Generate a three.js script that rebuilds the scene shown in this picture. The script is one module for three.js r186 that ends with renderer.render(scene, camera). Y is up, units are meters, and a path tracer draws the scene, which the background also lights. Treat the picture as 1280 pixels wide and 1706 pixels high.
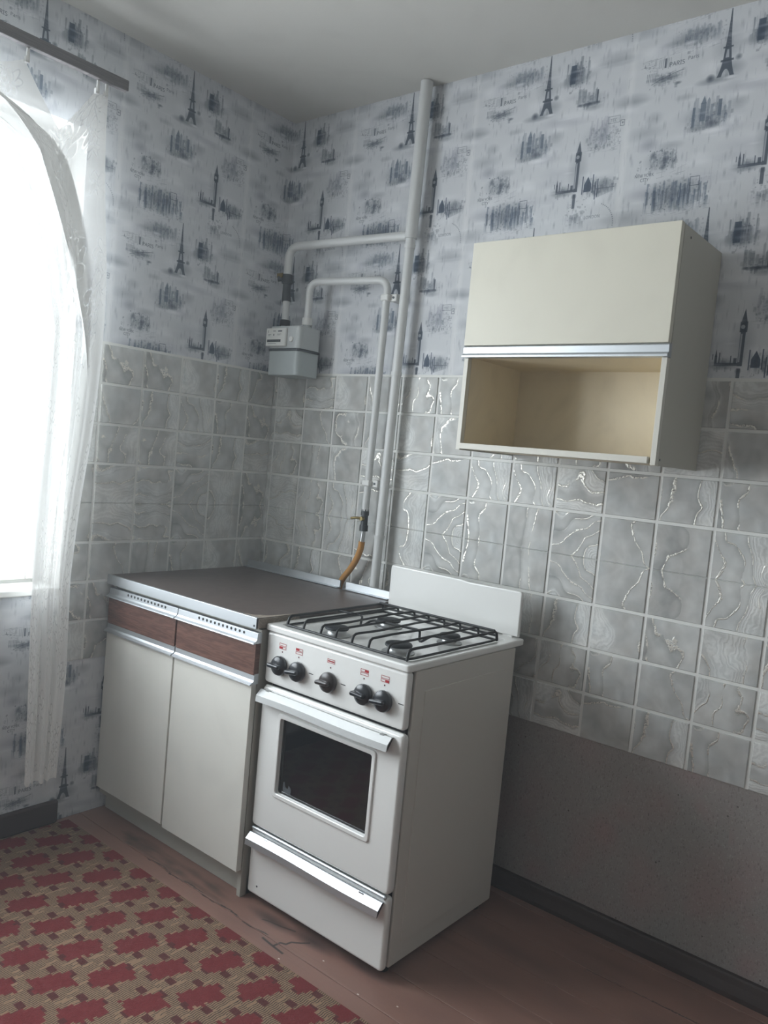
import * as THREE from 'three';
import { RoundedBoxGeometry } from 'three/addons/geometries/RoundedBoxGeometry.js';
import { mergeGeometries } from 'three/addons/utils/BufferGeometryUtils.js';
import { ImprovedNoise } from 'three/addons/math/ImprovedNoise.js';
import { RectAreaLightUniformsLib } from 'three/addons/lights/RectAreaLightUniformsLib.js';

// ---------------------------------------------------------------- camera, sky, daylight, exposure
const scene = new THREE.Scene();
const camera = new THREE.PerspectiveCamera(64.73, 1280 / 1706, 0.05, 60);
camera.position.set(2.312, 1.251, 2.116);
camera.quaternion.setFromRotationMatrix(new THREE.Matrix4().makeBasis(
  new THREE.Vector3(0.769, 0.0926, -0.6325).normalize(),
  new THREE.Vector3(-0.1158, 0.9933, 0.0047).normalize(),
  new THREE.Vector3(0.6287, 0.0691, 0.7746).normalize()));
const renderer = new THREE.WebGLRenderer({ antialias: true });
renderer.toneMapping = THREE.LinearToneMapping;
renderer.toneMappingExposure = 2.05;
renderer.shadowMap.enabled = true;
scene.background = new THREE.Color(0.86, 0.94, 1.0);          // overcast sky
scene.backgroundIntensity = 2.2;
RectAreaLightUniformsLib.init();
const WIN = { z0: 0.82, z1: 2.25, y0: 0.735, y1: 2.13 };
const daylight = new THREE.RectAreaLight(new THREE.Color(0.88, 0.95, 1.0), 6.5, WIN.z1 - WIN.z0 - 0.1, WIN.y1 - WIN.y0 - 0.1);
daylight.name = 'window_daylight';
daylight.position.set(-0.25, (WIN.y0 + WIN.y1) / 2, (WIN.z0 + WIN.z1) / 2);
daylight.lookAt(2, (WIN.y0 + WIN.y1) / 2, (WIN.z0 + WIN.z1) / 2);
scene.add(daylight);

scene.fog = new THREE.FogExp2(new THREE.Color(0.9, 0.96, 1.0), 0.028);   // the milky air in front of the bright window

// ---------------------------------------------------------------- helpers
function rng(seed) { let s = seed >>> 0; return () => { s = (s + 0x6d2b79f5) >>> 0; let t = s; t = Math.imul(t ^ (t >>> 15), t | 1); t ^= t + Math.imul(t ^ (t >>> 7), t | 61); return ((t ^ (t >>> 14)) >>> 0) / 4294967296; }; }
const clamp = (x, a = 0, b = 1) => Math.min(b, Math.max(a, x)), lerp = (a, b, t) => a + (b - a) * t;
const smooth = (a, b, x) => { const t = clamp((x - a) / (b - a)); return t * t * (3 - 2 * t); };
const perlin = new ImprovedNoise();
const fbm = (x, y, z, n = 4) => { let s = 0, a = 0.5; for (let i = 0; i < n; i++) { s += a * perlin.noise(x, y, z + i * 7.3); x *= 2.03; y *= 2.03; a *= 0.5; } return s; };
const names = new Map();
function numbered(n) { const k = names.get(n) ?? 0; names.set(n, k + 1); return k ? n + '_' + String(k).padStart(3, '0') : n; }
function boxUV(g) {                                                     // uv in metres, by the side a face looks to
  const p = g.attributes.position, n = g.attributes.normal, uv = new Float32Array(p.count * 2);
  for (let i = 0; i < p.count; i++) {
    const ax = Math.abs(n.getX(i)), ay = Math.abs(n.getY(i)), az = Math.abs(n.getZ(i));
    if (ay >= ax && ay >= az) { uv[i * 2] = p.getX(i); uv[i * 2 + 1] = -p.getZ(i); }
    else if (ax >= az) { uv[i * 2] = -p.getZ(i); uv[i * 2 + 1] = p.getY(i); }
    else { uv[i * 2] = p.getX(i); uv[i * 2 + 1] = p.getY(i); }
  }
  g.setAttribute('uv', new THREE.BufferAttribute(uv, 2));
  return g;
}
function clean(g) {
  let r = g.index ? g.toNonIndexed() : g;
  for (const k of Object.keys(r.attributes)) if (!['position', 'normal', 'uv'].includes(k)) r.deleteAttribute(k);
  if (!r.attributes.uv) boxUV(r);
  r.clearGroups();
  return r;
}
const merge = (list) => { const a = [].concat(list).map(clean); return a.length > 1 ? mergeGeometries(a) : a[0]; };
function bx(x0, x1, y0, y1, z0, z1, r = 0) {
  const w = x1 - x0, h = y1 - y0, d = z1 - z0, m = Math.min(w, h, d);
  const g = r > 0 ? new RoundedBoxGeometry(w, h, d, 2, Math.min(r, m * 0.49)) : new THREE.BoxGeometry(w, h, d);
  g.translate((x0 + x1) / 2, (y0 + y1) / 2, (z0 + z1) / 2);
  return boxUV(clean(g));
}
const V = (x, y, z) => new THREE.Vector3(x, y, z);
function path(pts, fillet) {                                            // straight runs with rounded corners
  const c = new THREE.CurvePath(), P = pts.map((p) => V(...p));
  let from = P[0].clone();
  for (let i = 1; i < P.length - 1; i++) {
    const a = P[i - 1].clone().sub(P[i]), b = P[i + 1].clone().sub(P[i]), f = Math.min(fillet, a.length() * 0.48, b.length() * 0.48);
    const p = P[i].clone().add(a.normalize().multiplyScalar(f)), q = P[i].clone().add(b.normalize().multiplyScalar(f));
    c.add(new THREE.LineCurve3(from, p)); c.add(new THREE.QuadraticBezierCurve3(p, P[i].clone(), q)); from = q;
  }
  c.add(new THREE.LineCurve3(from, P[P.length - 1]));
  return c;
}
function tube(pts, r, fillet = 0.02, seg = 0, radial = 10) {
  const c = path(pts, fillet), n = seg || Math.max(8, pts.length * 14);
  const t = new THREE.TubeGeometry(c, n, r, radial, false);
  const caps = [pts[0], pts[pts.length - 1]].map((p) => new THREE.SphereGeometry(r, radial, 6).translate(...p));
  return merge([t, ...caps]);
}
function cyl(a, b, r0, r1 = r0, seg = 16) {
  const A = V(...a), B = V(...b), L = A.distanceTo(B), g = new THREE.CylinderGeometry(r1, r0, L, seg);
  g.applyQuaternion(new THREE.Quaternion().setFromUnitVectors(V(0, 1, 0), B.clone().sub(A).normalize()));
  g.translate((a[0] + b[0]) / 2, (a[1] + b[1]) / 2, (a[2] + b[2]) / 2);
  return clean(g);
}
function rrect(x0, x1, y0, y1, r, S = THREE.Shape) {
  const s = new S();
  s.moveTo(x0 + r, y0); s.lineTo(x1 - r, y0); s.quadraticCurveTo(x1, y0, x1, y0 + r); s.lineTo(x1, y1 - r); s.quadraticCurveTo(x1, y1, x1 - r, y1);
  s.lineTo(x0 + r, y1); s.quadraticCurveTo(x0, y1, x0, y1 - r); s.lineTo(x0, y0 + r); s.quadraticCurveTo(x0, y0, x0 + r, y0);
  return s;
}
function extr(shape, depth, z, bevel = 0.0, seg = 2) {                  // shape in x,y; front at z + depth
  const g = new THREE.ExtrudeGeometry(shape, { depth: depth - 2 * bevel, bevelEnabled: bevel > 0, bevelThickness: bevel, bevelSize: bevel, bevelOffset: -bevel, bevelSegments: seg, curveSegments: 6 });
  g.translate(0, 0, z + bevel);
  return boxUV(clean(g));
}
function profileX(pts, x0, x1) {                                        // closed profile of [z, y] points swept along x
  const s = new THREE.Shape(pts.map(([z, y]) => new THREE.Vector2(-z, y))), g = new THREE.ExtrudeGeometry(s, { depth: x1 - x0, bevelEnabled: false });
  g.rotateY(Math.PI / 2); g.translate(x0, 0, 0);
  return boxUV(clean(g));
}
function mesh(name, geos, mat, parent) {
  const m = new THREE.Mesh(merge(geos), mat);
  m.name = parent ? name : numbered(name); m.castShadow = m.receiveShadow = true;
  (parent ?? scene).add(m);
  return m;
}
function thing(name, label, category, [x, y, z] = [0, 0, 0], group) {
  const o = new THREE.Group(); o.name = numbered(name); o.position.set(x, y, z); scene.add(o);
  return tag(o, label, category, group);
}
function tag(o, label, category, group) { o.userData = { label, category }; if (group) o.userData.group = group; return o; }
function struct(name, geos, mat) { const m = new THREE.Mesh(merge(geos), mat); m.name = name; m.userData.kind = 'structure'; m.castShadow = m.receiveShadow = true; scene.add(m); return m; }
const at = (geos, x, y, z) => merge(geos).translate(-x, -y, -z);        // world geometry into a thing's own frame
const seated = (t) => (name, geos, mat, parent) => {                    // adds a part given in world coordinates
  const o = t.position, m = new THREE.Mesh(merge(geos), mat); m.name = name; m.castShadow = m.receiveShadow = true;
  if (parent) { m.position.copy(parent.userData.zero ?? V(0, 0, 0)); parent.add(m); m.geometry.translate(-o.x, -o.y, -o.z); } else { t.add(m); m.geometry.translate(-o.x, -o.y, -o.z); }
  return m;
};

// ---------------------------------------------------------------- textures
const canvas = (w, h) => { const c = document.createElement('canvas'); c.width = w; c.height = h; return [c, c.getContext('2d')]; };
function tex(c, srgb = true, wrap = THREE.RepeatWrapping) { const t = new THREE.CanvasTexture(c); t.wrapS = t.wrapT = wrap; if (srgb) t.colorSpace = THREE.SRGBColorSpace; t.anisotropy = 8; return t; }
function dataTex(w, h, f, srgb = true) {                                // f(x, y) -> [r, g, b] 0..255, first row at the bottom
  const d = new Uint8Array(w * h * 4);
  for (let y = 0; y < h; y++) for (let x = 0; x < w; x++) { const c = f(x, y), o = (y * w + x) * 4; d[o] = clamp(c[0], 0, 255); d[o + 1] = clamp(c[1], 0, 255); d[o + 2] = clamp(c[2], 0, 255); d[o + 3] = 255; }
  const t = new THREE.DataTexture(d, w, h); t.wrapS = t.wrapT = THREE.RepeatWrapping; t.magFilter = THREE.LinearFilter; t.minFilter = THREE.LinearMipmapLinearFilter; t.generateMipmaps = true;
  if (srgb) t.colorSpace = THREE.SRGBColorSpace; t.needsUpdate = true;
  return t;
}
const scaled = (t, w, h = w) => { t.repeat.set(1 / w, 1 / h); return t; };  // a texture w x h metres large on uv in metres

// printed wallpaper: watercolour towns, 504 x 490 mm repeat
function wallpaperTexture() {
  const W = 504, H = 490, S = 2.4, [c, g] = canvas(Math.round(W * S), Math.round(H * S));
  g.scale(c.width / W, c.height / H);
  g.fillStyle = '#cdcfd2'; g.fillRect(0, 0, W, H);
  const blot = (x, y, rx, ry, col, a) => {
    g.save(); g.translate(x, y); g.scale(rx, ry);
    const q = g.createRadialGradient(0, 0, 0, 0, 0, 1); q.addColorStop(0, `rgba(${col},${a})`); q.addColorStop(0.5, `rgba(${col},${a * 0.55})`); q.addColorStop(1, `rgba(${col},0)`);
    g.fillStyle = q; g.fillRect(-1, -1, 2, 2); g.restore();
  };
  const ink = '70,78,90', blue = '94,105,120', mid = '104,111,120', white = '232,233,236', violet = '148,150,163';
  function all() {
    const R = rng(11), rr = (a, b) => a + (b - a) * R();
    for (let i = 0; i < 90; i++) blot(rr(0, W), rr(0, H), rr(25, 85), rr(9, 26), R() < 0.62 ? white : R() < 0.5 ? violet : mid, rr(0.14, 0.4));
    for (let i = 0; i < 260; i++) { const x = rr(0, W), y = rr(0, H), q = g.createLinearGradient(0, y, 0, y + 30); q.addColorStop(0, `rgba(${R() < 0.6 ? mid : violet},0)`); q.addColorStop(0.5, `rgba(${R() < 0.6 ? mid : violet},${rr(0.08, 0.3)})`); q.addColorStop(1, `rgba(${mid},0)`); g.fillStyle = q; g.fillRect(x, y, rr(1.5, 7), 30); }
    const towers = (x0, x1, base, h, n, a, col = ink) => {             // misty tower blocks that fade towards the ground
      for (let i = 0; i < n; i++) {
        const x = rr(x0, x1), w = rr(2.5, 9), t = base - h * rr(0.35, 1), q = g.createLinearGradient(0, t, 0, base);
        q.addColorStop(0, `rgba(${col},${a * rr(0.5, 1)})`); q.addColorStop(1, `rgba(${col},0)`);
        g.fillStyle = q; g.fillRect(x, t, w, base - t);
        if (R() < 0.3) { g.beginPath(); g.moveTo(x, t); g.lineTo(x + w / 2, t - rr(3, 9)); g.lineTo(x + w, t); g.fill(); }
      }
    };
    const dabs = (x0, x1, y0, y1, n, a, col = ink) => { for (let i = 0; i < n; i++) { g.fillStyle = `rgba(${col},${rr(0.2, 1) * a})`; g.fillRect(rr(x0, x1), rr(y0, y1), rr(0.8, 4.5), rr(0.8, 6)); } };
    const streaks = (x0, x1, y0, y1, n, a, col = ink, slope = -0.18) => { g.lineWidth = 0.7; for (let i = 0; i < n; i++) { const x = rr(x0, x1), y = rr(y0, y1), l = rr(6, 26); g.strokeStyle = `rgba(${col},${rr(0.25, 1) * a})`; g.beginPath(); g.moveTo(x, y); g.lineTo(x + l, y + l * slope * rr(0, 1)); g.stroke(); } };
    const text = (s, x, y, size, f = 'serif', a = 0.8) => { g.fillStyle = `rgba(${ink},${a})`; g.font = `${size}px ${f}`; g.textAlign = 'center'; g.fillText(s, x, y); };
    for (const [x, y, a, b, t] of [[250, 90, 46, 60, 0.3], [335, 70, 48, 40, 0.4], [385, 150, 52, 22, 0.42], [215, 256, 62, 42, 0.42], [370, 345, 34, 70, 0.34], [440, 395, 60, 28, 0.4], [325, 395, 40, 18, 0.4], [105, 352, 52, 34, 0.4], [425, 262, 62, 44, 0.26], [92, 140, 56, 18, 0.34], [160, 50, 80, 34, 0.36]]) blot(x, y, a, b, mid, t);
    for (const [x, y, w, h, n] of [[170, 52, 80, 34, 90], [335, 78, 46, 44, 80], [385, 152, 50, 22, 70], [215, 256, 60, 44, 90], [110, 350, 50, 34, 80], [430, 262, 52, 44, 110], [440, 396, 58, 34, 90], [330, 396, 36, 22, 40], [150, 446, 92, 50, 190], [92, 140, 56, 24, 60], [375, 470, 40, 30, 60]]) for (let i = 0; i < n; i++) {
      const q = (R() + R() - 1) * w, p = (R() + R() - 1) * h, wd = rr(1.5, 8), ht = rr(1.5, 13); g.fillStyle = `rgba(${R() < 0.22 ? white : R() < 0.5 ? mid : ink},${rr(0.06, 0.3)})`; g.fillRect(x + q, y + p, wd, ht);
    }
    for (let i = 0; i < 5; i++) { g.fillStyle = `rgba(${white},0.1)`; g.fillRect(-i * 3, 0, i * 6, H); }
    // park behind the tower
    blot(165, 48, 70, 22, mid, 0.4); towers(110, 236, 74, 52, 26, 0.32, blue); dabs(105, 236, 22, 60, 46, 0.28); blot(150, 62, 22, 6, white, 0.7); streaks(95, 225, 62, 88, 22, 0.35);
    // tall lattice tower
    blot(262, 150, 40, 26, mid, 0.5); blot(225, 172, 60, 12, mid, 0.55);
    g.fillStyle = `rgba(${ink},0.85)`;
    g.beginPath(); g.moveTo(247, 2); g.lineTo(249.5, 2); g.quadraticCurveTo(252, 60, 256, 96); g.lineTo(259, 122); g.quadraticCurveTo(262, 148, 270, 168); g.lineTo(259, 168); g.quadraticCurveTo(254, 150, 248, 150); g.quadraticCurveTo(242, 150, 238, 168); g.lineTo(227, 168); g.quadraticCurveTo(236, 148, 239, 122); g.lineTo(241, 96); g.quadraticCurveTo(245, 60, 247, 2); g.fill();
    g.fillRect(236, 94, 25, 4); g.fillRect(233, 126, 32, 5);
    g.fillStyle = `rgba(${white},0.55)`; g.beginPath(); g.moveTo(246, 102); g.lineTo(251, 102); g.lineTo(253, 122); g.lineTo(244, 122); g.fill(); g.strokeStyle = `rgba(${white},0.3)`; g.lineWidth = 0.6; for (let i = 0; i < 10; i++) { g.beginPath(); g.moveTo(244, 20 + i * 8); g.lineTo(254, 24 + i * 8); g.stroke(); }
    blot(212, 166, 13, 12, ink, 0.9); blot(277, 126, 10, 9, ink, 0.7); blot(262, 172, 22, 5, white, 0.8);
    text('PARIS', 120, 112, 16, 'bold italic serif', 0.95); text('Paris', 162, 105, 13, 'bold italic serif', 0.75);
    // carousel, striped awnings, barge
    streaks(22, 66, 82, 118, 22, 0.5); dabs(28, 60, 88, 112, 16, 0.4); for (let i = 0; i < 7; i++) { g.fillStyle = `rgba(${ink},${0.25 + 0.5 * (i === 3)})`; g.fillRect(72 + i * 5, 88, 2.2 + (i === 3) * 2.5, 26 + rr(-4, 6)); } for (let i = 0; i < 6; i++) { g.fillStyle = `rgba(${mid},0.55)`; g.fillRect(42 + i * 4.5, 120, 2, 22); }
    blot(92, 140, 42, 9, ink, 0.5); streaks(58, 122, 128, 160, 34, 0.6); blot(128, 158, 12, 5, ink, 0.75); g.strokeStyle = `rgba(${ink},0.6)`; g.lineWidth = 1.6; g.beginPath(); g.moveTo(56, 150); g.quadraticCurveTo(100, 132, 140, 126); g.stroke();
    // dark town on the hill
    blot(330, 92, 55, 16, mid, 0.45); towers(296, 372, 112, 92, 20, 0.5); blot(324, 76, 15, 30, '62,76,92', 0.95); g.fillStyle = 'rgba(58,70,86,0.8)'; g.fillRect(316, 46, 17, 52); dabs(300, 372, 50, 108, 40, 0.4);
    // waterfront skyline
    towers(345, 420, 166, 60, 17, 0.42, mid); blot(385, 164, 42, 7, ink, 0.8); blot(396, 174, 36, 12, mid, 0.45); g.fillStyle = `rgba(${ink},0.8)`; g.fillRect(404, 128, 5, 36); for (let i = 0; i < 9; i++) blot(rr(350, 422), 163, rr(4, 9), rr(3, 6), ink, 0.7);
    // high-rises over the bridge
    towers(166, 275, 292, 86, 20, 0.55, blue); g.fillStyle = `rgba(${blue},0.75)`; g.fillRect(196, 224, 14, 46); g.beginPath(); g.moveTo(196, 226); g.lineTo(203, 206); g.lineTo(210, 226); g.fill(); g.fillRect(240, 222, 9, 40); g.fillRect(176, 232, 7, 50); blot(228, 280, 26, 14, ink, 0.7); blot(190, 286, 34, 12, mid, 0.5); dabs(170, 262, 262, 296, 36, 0.35); blot(236, 298, 40, 9, white, 0.85);
    // faint tower row and a shop sign
    towers(392, 452, 292, 86, 30, 0.32, violet); dabs(392, 470, 250, 296, 60, 0.28); streaks(380, 470, 284, 306, 24, 0.35);
    g.strokeStyle = `rgba(${ink},0.6)`; g.lineWidth = 1; g.strokeRect(447, 212, 34, 18); text('TEC', 463, 227, 12, 'sans-serif', 0.6); g.lineWidth = 1.8; g.strokeRect(484, 226, 11, 15); blot(490, 233, 3, 4, ink, 0.9); dabs(450, 492, 238, 288, 60, 0.34);
    // clock tower and parliament
    g.fillStyle = `rgba(${ink},0.85)`; g.fillRect(362, 292, 12, 112); g.beginPath(); g.moveTo(361, 294); g.lineTo(368, 262); g.lineTo(375, 294); g.fill(); g.fillRect(359, 294, 18, 26);
    g.fillStyle = `rgba(${white},0.5)`; g.beginPath(); g.arc(366, 307, 5.2, 0, 7); g.fill(); g.fillRect(363, 324, 4, 70);
    blot(330, 402, 46, 14, mid, 0.6); g.fillStyle = `rgba(${ink},0.8)`; g.fillRect(306, 378, 6, 22); g.fillRect(300, 374, 2, 14); g.fillRect(316, 370, 3, 28); g.beginPath(); g.moveTo(306, 380); g.lineTo(309, 362); g.lineTo(312, 380); g.fill(); g.fillRect(306, 396, 56, 7); g.fillRect(344, 378, 2.5, 22); g.fillRect(352, 384, 8, 14);
    g.fillStyle = 'rgba(66,78,96,0.85)'; g.beginPath(); g.moveTo(394, 408); g.lineTo(394, 388); g.lineTo(405, 366); g.lineTo(416, 388); g.lineTo(416, 408); g.fill(); for (const [x, t] of [[388, 364], [419, 362], [428, 382], [434, 376]]) { g.fillRect(x, t, 3, 50); } towers(384, 486, 424, 48, 16, 0.4); blot(456, 392, 24, 18, mid, 0.6); for (let i = 0; i < 15; i++) { g.fillStyle = `rgba(${ink},0.5)`; g.fillRect(434 + i * 3.4, 404, 1.5, 24 - i); } g.fillRect(432, 402, 54, 2.5);
    g.fillStyle = `rgba(${ink},0.75)`; g.fillRect(362, 410, 9, 40); blot(366, 416, 9, 9, ink, 0.7); dabs(352, 412, 420, 458, 22, 0.45);
    text('LONDON', 428, 484, 12, 'bold serif', 0.75); g.strokeStyle = `rgba(${ink},0.55)`; g.lineWidth = 2.6; g.setLineDash([3, 3]); g.beginPath(); g.arc(430, 504, 62, -1.2, 0.1); g.stroke(); g.setLineDash([]); towers(345, 400, 512, 50, 12, 0.3, mid);
    // brownstones and the avenue
    dabs(66, 142, 322, 378, 46, 0.6); blot(84, 338, 10, 12, ink, 0.7); blot(118, 352, 11, 12, ink, 0.8); blot(112, 372, 10, 8, ink, 0.7); towers(66, 146, 384, 54, 12, 0.4); dabs(40, 52, 340, 382, 14, 0.4);
    text('NEW YORK', 64, 391, 11, 'bold sans-serif', 0.9); text('CITY', 66, 403, 12, 'bold sans-serif', 0.9);
    streaks(90, 160, 376, 400, 14, 0.4, ink, -0.5); blot(150, 446, 90, 46, mid, 0.75); towers(70, 240, 494, 86, 46, 0.5, '70,84,104'); for (const x of [78, 90, 100, 118, 128, 176, 188, 214]) { g.fillStyle = `rgba(${ink},0.42)`; g.fillRect(x, 430 + rr(-10, 12), rr(2, 6), rr(30, 60)); } for (let i = 0; i < 12; i++) { g.fillStyle = `rgba(${white},0.35)`; g.fillRect(rr(74, 232), rr(424, 450), 1.6, rr(14, 44)); }
    g.strokeStyle = `rgba(${ink},0.7)`; g.lineWidth = 1.8; g.strokeRect(190, 408, 24, 22); dabs(74, 240, 410, 492, 120, 0.36); streaks(80, 240, 470, 500, 20, 0.4);
    for (let i = 0; i < 30; i++) blot(rr(0, W), rr(0, H), rr(16, 46), rr(3, 8), white, rr(0.1, 0.35));
    for (let i = 0; i < 130; i++) { const x = rr(0, W), y = rr(0, H); g.fillStyle = `rgba(${R() < 0.5 ? mid : violet},${rr(0.05, 0.2)})`; g.fillRect(x, y, rr(1, 3), rr(6, 34)); }
  }
  for (const dx of [-W, W, 0]) for (const dy of [-H, H, 0]) { g.save(); g.translate(dx, dy); all(); g.restore(); }
  { // the print sits softly in the paper: a small blur and paper fibre
    const im = g.getImageData(0, 0, c.width, c.height), a = im.data, w = c.width, h = c.height, b = Uint8ClampedArray.from(a), R = rng(3);
    for (let y = 0; y < h; y++) for (let x = 0; x < w; x++) for (let k = 0, o = (y * w + x) * 4; k < 3; k++) {
      const l = (y * w + (x + w - 1) % w) * 4 + k, r = (y * w + (x + 1) % w) * 4 + k, u = (((y + h - 1) % h) * w + x) * 4 + k, d = (((y + 1) % h) * w + x) * 4 + k;
      a[o + k] = 0.28 * b[o + k] + 0.18 * (b[l] + b[r] + b[u] + b[d]);
    }
    for (let i = 0; i < a.length; i += 4) { const n = (R() - 0.5) * 9; a[i] += n; a[i + 1] += n; a[i + 2] += n; }
    g.setTransform(1, 0, 0, 1, 0, 0); g.putImageData(im, 0, 0);
  }
  return tex(c);
}
// agate-like tile prints, 24 in an atlas of 6 x 4
const ATLAS = { nx: 6, ny: 4, w: 320, h: 268 };
function tileTextures() {
  const { nx, ny, w, h } = ATLAS, W = nx * w, H = ny * h, kind = [];
  const R = rng(5);
  for (let i = 0; i < nx * ny; i++) kind.push({ s: R() * 90, ang: (R() < 0.68 ? 1.45 : 0.15) + (R() - 0.5) * 0.8, n: 4.2 + R() * 2.6 });
  const color = new Uint8Array(W * H * 4), bump = new Uint8Array(W * H * 4), gloss = new Uint8Array(W * H * 4);
  for (let y = 0; y < H; y++) for (let x = 0; x < W; x++) {
    const k = kind[Math.floor(x / w) + nx * Math.floor(y / h)], u = (x % w) / w, v = (y % h) / h * 0.84, ca = Math.cos(k.ang), sa = Math.sin(k.ang);
    const a = u * ca + v * sa, b = -u * sa + v * ca;                   // a runs along the bands
    const wx = fbm(a * 0.95, b * 1.1, k.s, 3), fine = fbm(u * 13, v * 13, k.s + 40, 2), crinkle = fbm(u * 30, v * 30, k.s + 50, 2);
    const q = (b + wx * 0.8 + 0.06 * Math.sin(a * 4 + k.s)) * k.n * 0.5 + fbm(a * 1.1, b * 0.5, k.s + 20, 2) * 0.9 + fine * 0.1 + crinkle * 0.06;
    const cell = Math.floor(q), e = q - cell, H1 = (n) => Math.abs(Math.sin(n * 12.9898 + k.s * 7.1) * 43758.5) % 1, H2 = (n) => Math.abs(Math.sin(n * 78.23 + k.s * 3.7) * 9631.7) % 1;
    const soft = 0.12 + 0.8 * H2(cell + 7), hash = lerp(H1(cell), H1(cell + 1), smooth(1 - soft, 1, e)), hash2 = H2(cell + (e > 0.5 ? 1 : 0));
    const vary = smooth(-0.3, 0.1, fbm(a * 1.7 + 31, b * 1.7, k.s + 90, 2)), line = hash2 > 0.3 ? (1 - smooth(0.0, 0.042 + 0.03 * fine, Math.min(e, 1 - e))) * vary : 0, halo = (1 - smooth(0.0, 0.5, e)) * (H2(cell) > 0.55 ? 1 : 0.1);
    const rib = 0.5 + 0.5 * Math.sin(q * 26 + fine * 2), ribs = hash > 0.6 ? rib : 0.5;
    const cloud = fbm(u * 2.6 + wx, v * 2.6 + wx, k.s + 60, 3);
    let t = lerp(0.86, 1.05, hash) - halo * 0.11 + cloud * 0.2 + (ribs - 0.5) * 0.075;
    const shade = 0.46 * Math.max(line, vary * (hash2 > 0.3 ? 1 - smooth(0.02, 0.13, e) : 0));
    const warm = 0.5 + fbm(u * 2, v * 2, k.s + 80, 2), glit = hash2 > 0.3 ? (1 - smooth(0.03, 0.085, Math.min(e, 1 - e) + 0.05 * crinkle)) * smooth(-0.25, 0.05, vary - 0.4) * (crinkle > -0.12 ? 1 : 0.1) : 0;
    let r = 196 * t + 5 * warm, gg = 197 * t + 2, bb = 196 * t - 4 * warm + 2;
    r = lerp(lerp(r, 104, shade), 226, glit); gg = lerp(lerp(gg, 100, shade), 222, glit); bb = lerp(lerp(bb, 92, shade), 213, glit);
    const o = (y * W + x) * 4;
    color[o] = clamp(r, 0, 255); color[o + 1] = clamp(gg, 0, 255); color[o + 2] = clamp(bb, 0, 255); color[o + 3] = 255;
    bump[o] = bump[o + 1] = bump[o + 2] = clamp(110 + glit * 125 + (ribs - 0.5) * 60 + fine * 26, 0, 255); bump[o + 3] = 255;
    gloss[o] = 255; gloss[o + 1] = clamp(118 - glit * 22 + fine * 40, 0, 255); gloss[o + 2] = clamp(glit * 185, 0, 255); gloss[o + 3] = 255;
  }
  return [color, bump, gloss].map((d, i) => { const t = new THREE.DataTexture(d, W, H); t.magFilter = THREE.LinearFilter; t.minFilter = THREE.LinearMipmapLinearFilter; t.generateMipmaps = true; if (!i) t.colorSpace = THREE.SRGBColorSpace; t.needsUpdate = true; return t; });
}
// painted boards: x 0..2.4 m, z 0..0.8 m, worn through beside the stove
function floorTexture() {
  const W = 2048, H = 683, [c, g] = canvas(W, H), R = rng(21);
  g.scale(W / 2.4, H / 0.8);
  g.fillStyle = '#866458'; g.fillRect(0, 0, 2.4, 0.8);
  const blot = (x, z, rx, rz, col, a) => { g.save(); g.translate(x, z); g.scale(rx, rz); const q = g.createRadialGradient(0, 0, 0, 0, 0, 1); q.addColorStop(0, `rgba(${col},${a})`); q.addColorStop(1, `rgba(${col},0)`); g.fillStyle = q; g.fillRect(-1, -1, 2, 2); g.restore(); };
  for (let i = 0; i < 260; i++) blot(R() * 2.4, R() * 0.8, 0.05 + R() * 0.2, 0.015 + R() * 0.05, R() < 0.5 ? '104,76,66' : R() < 0.5 ? '152,120,106' : '92,70,64', 0.1 + R() * 0.16);
  for (let i = 0; i < 900; i++) { g.fillStyle = `rgba(${R() < 0.6 ? '80,58,52' : '166,132,118'},${0.05 + R() * 0.12})`; g.fillRect(R() * 2.4, R() * 0.8, 0.01 + R() * 0.12, 0.0012); }
  for (let i = 0; i < 60; i++) blot(0.2 + R() * 0.5, 0.64 + R() * 0.05, 0.02 + R() * 0.04, 0.006 + R() * 0.012, '70,58,50', 0.35);
  const crack = (pts, w, a = 0.9) => { g.strokeStyle = `rgba(46,36,32,${a})`; g.lineWidth = w; g.lineJoin = 'round'; g.beginPath(); pts.forEach(([x, z], i) => (i ? g.lineTo(x, z) : g.moveTo(x, z))); g.stroke(); };
  crack([[0.9, 0.708], [0.935, 0.712], [0.985, 0.716]], 0.006); crack([[0.945, 0.712], [0.948, 0.69], [0.962, 0.684], [0.965, 0.668], [0.985, 0.652], [1.0, 0.635]], 0.006);
  crack([[0.84, 0.655], [0.86, 0.648], [0.9, 0.64], [0.94, 0.628]], 0.005, 0.7); blot(0.86, 0.64, 0.1, 0.025, '48,40,38', 0.7); blot(1.0, 0.625, 0.09, 0.03, '48,40,38', 0.7); blot(1.15, 0.61, 0.12, 0.02, '50,40,38', 0.6);
  for (let x = 0.38; x < 0.9; x += 0.008) { const z = 0.693 + 0.004 * Math.sin(x * 40) + (R() - 0.5) * 0.003; g.fillStyle = `rgba(44,33,30,${0.45 + 0.5 * R()})`; g.fillRect(x, z, 0.012, 0.002 + 0.004 * R()); }
  for (let x = 1.55; x < 2.3; x += 0.008) { g.fillStyle = `rgba(46,30,26,${0.4 + 0.4 * R()})`; g.fillRect(x, 0.186 - (x - 1.6) * 0.03 + (R() - 0.5) * 0.003, 0.012, 0.003); }
  for (const [x, z] of [[1.21, 0.69], [1.3, 0.655], [1.07, 0.66], [0.99, 0.735], [0.44, 0.77]]) { g.fillStyle = '#e8e2d8'; g.fillRect(x, z, 0.005, 0.003); }
  const t = tex(c, true); scaled(t, 2.4, 0.8); return t;
}
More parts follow.
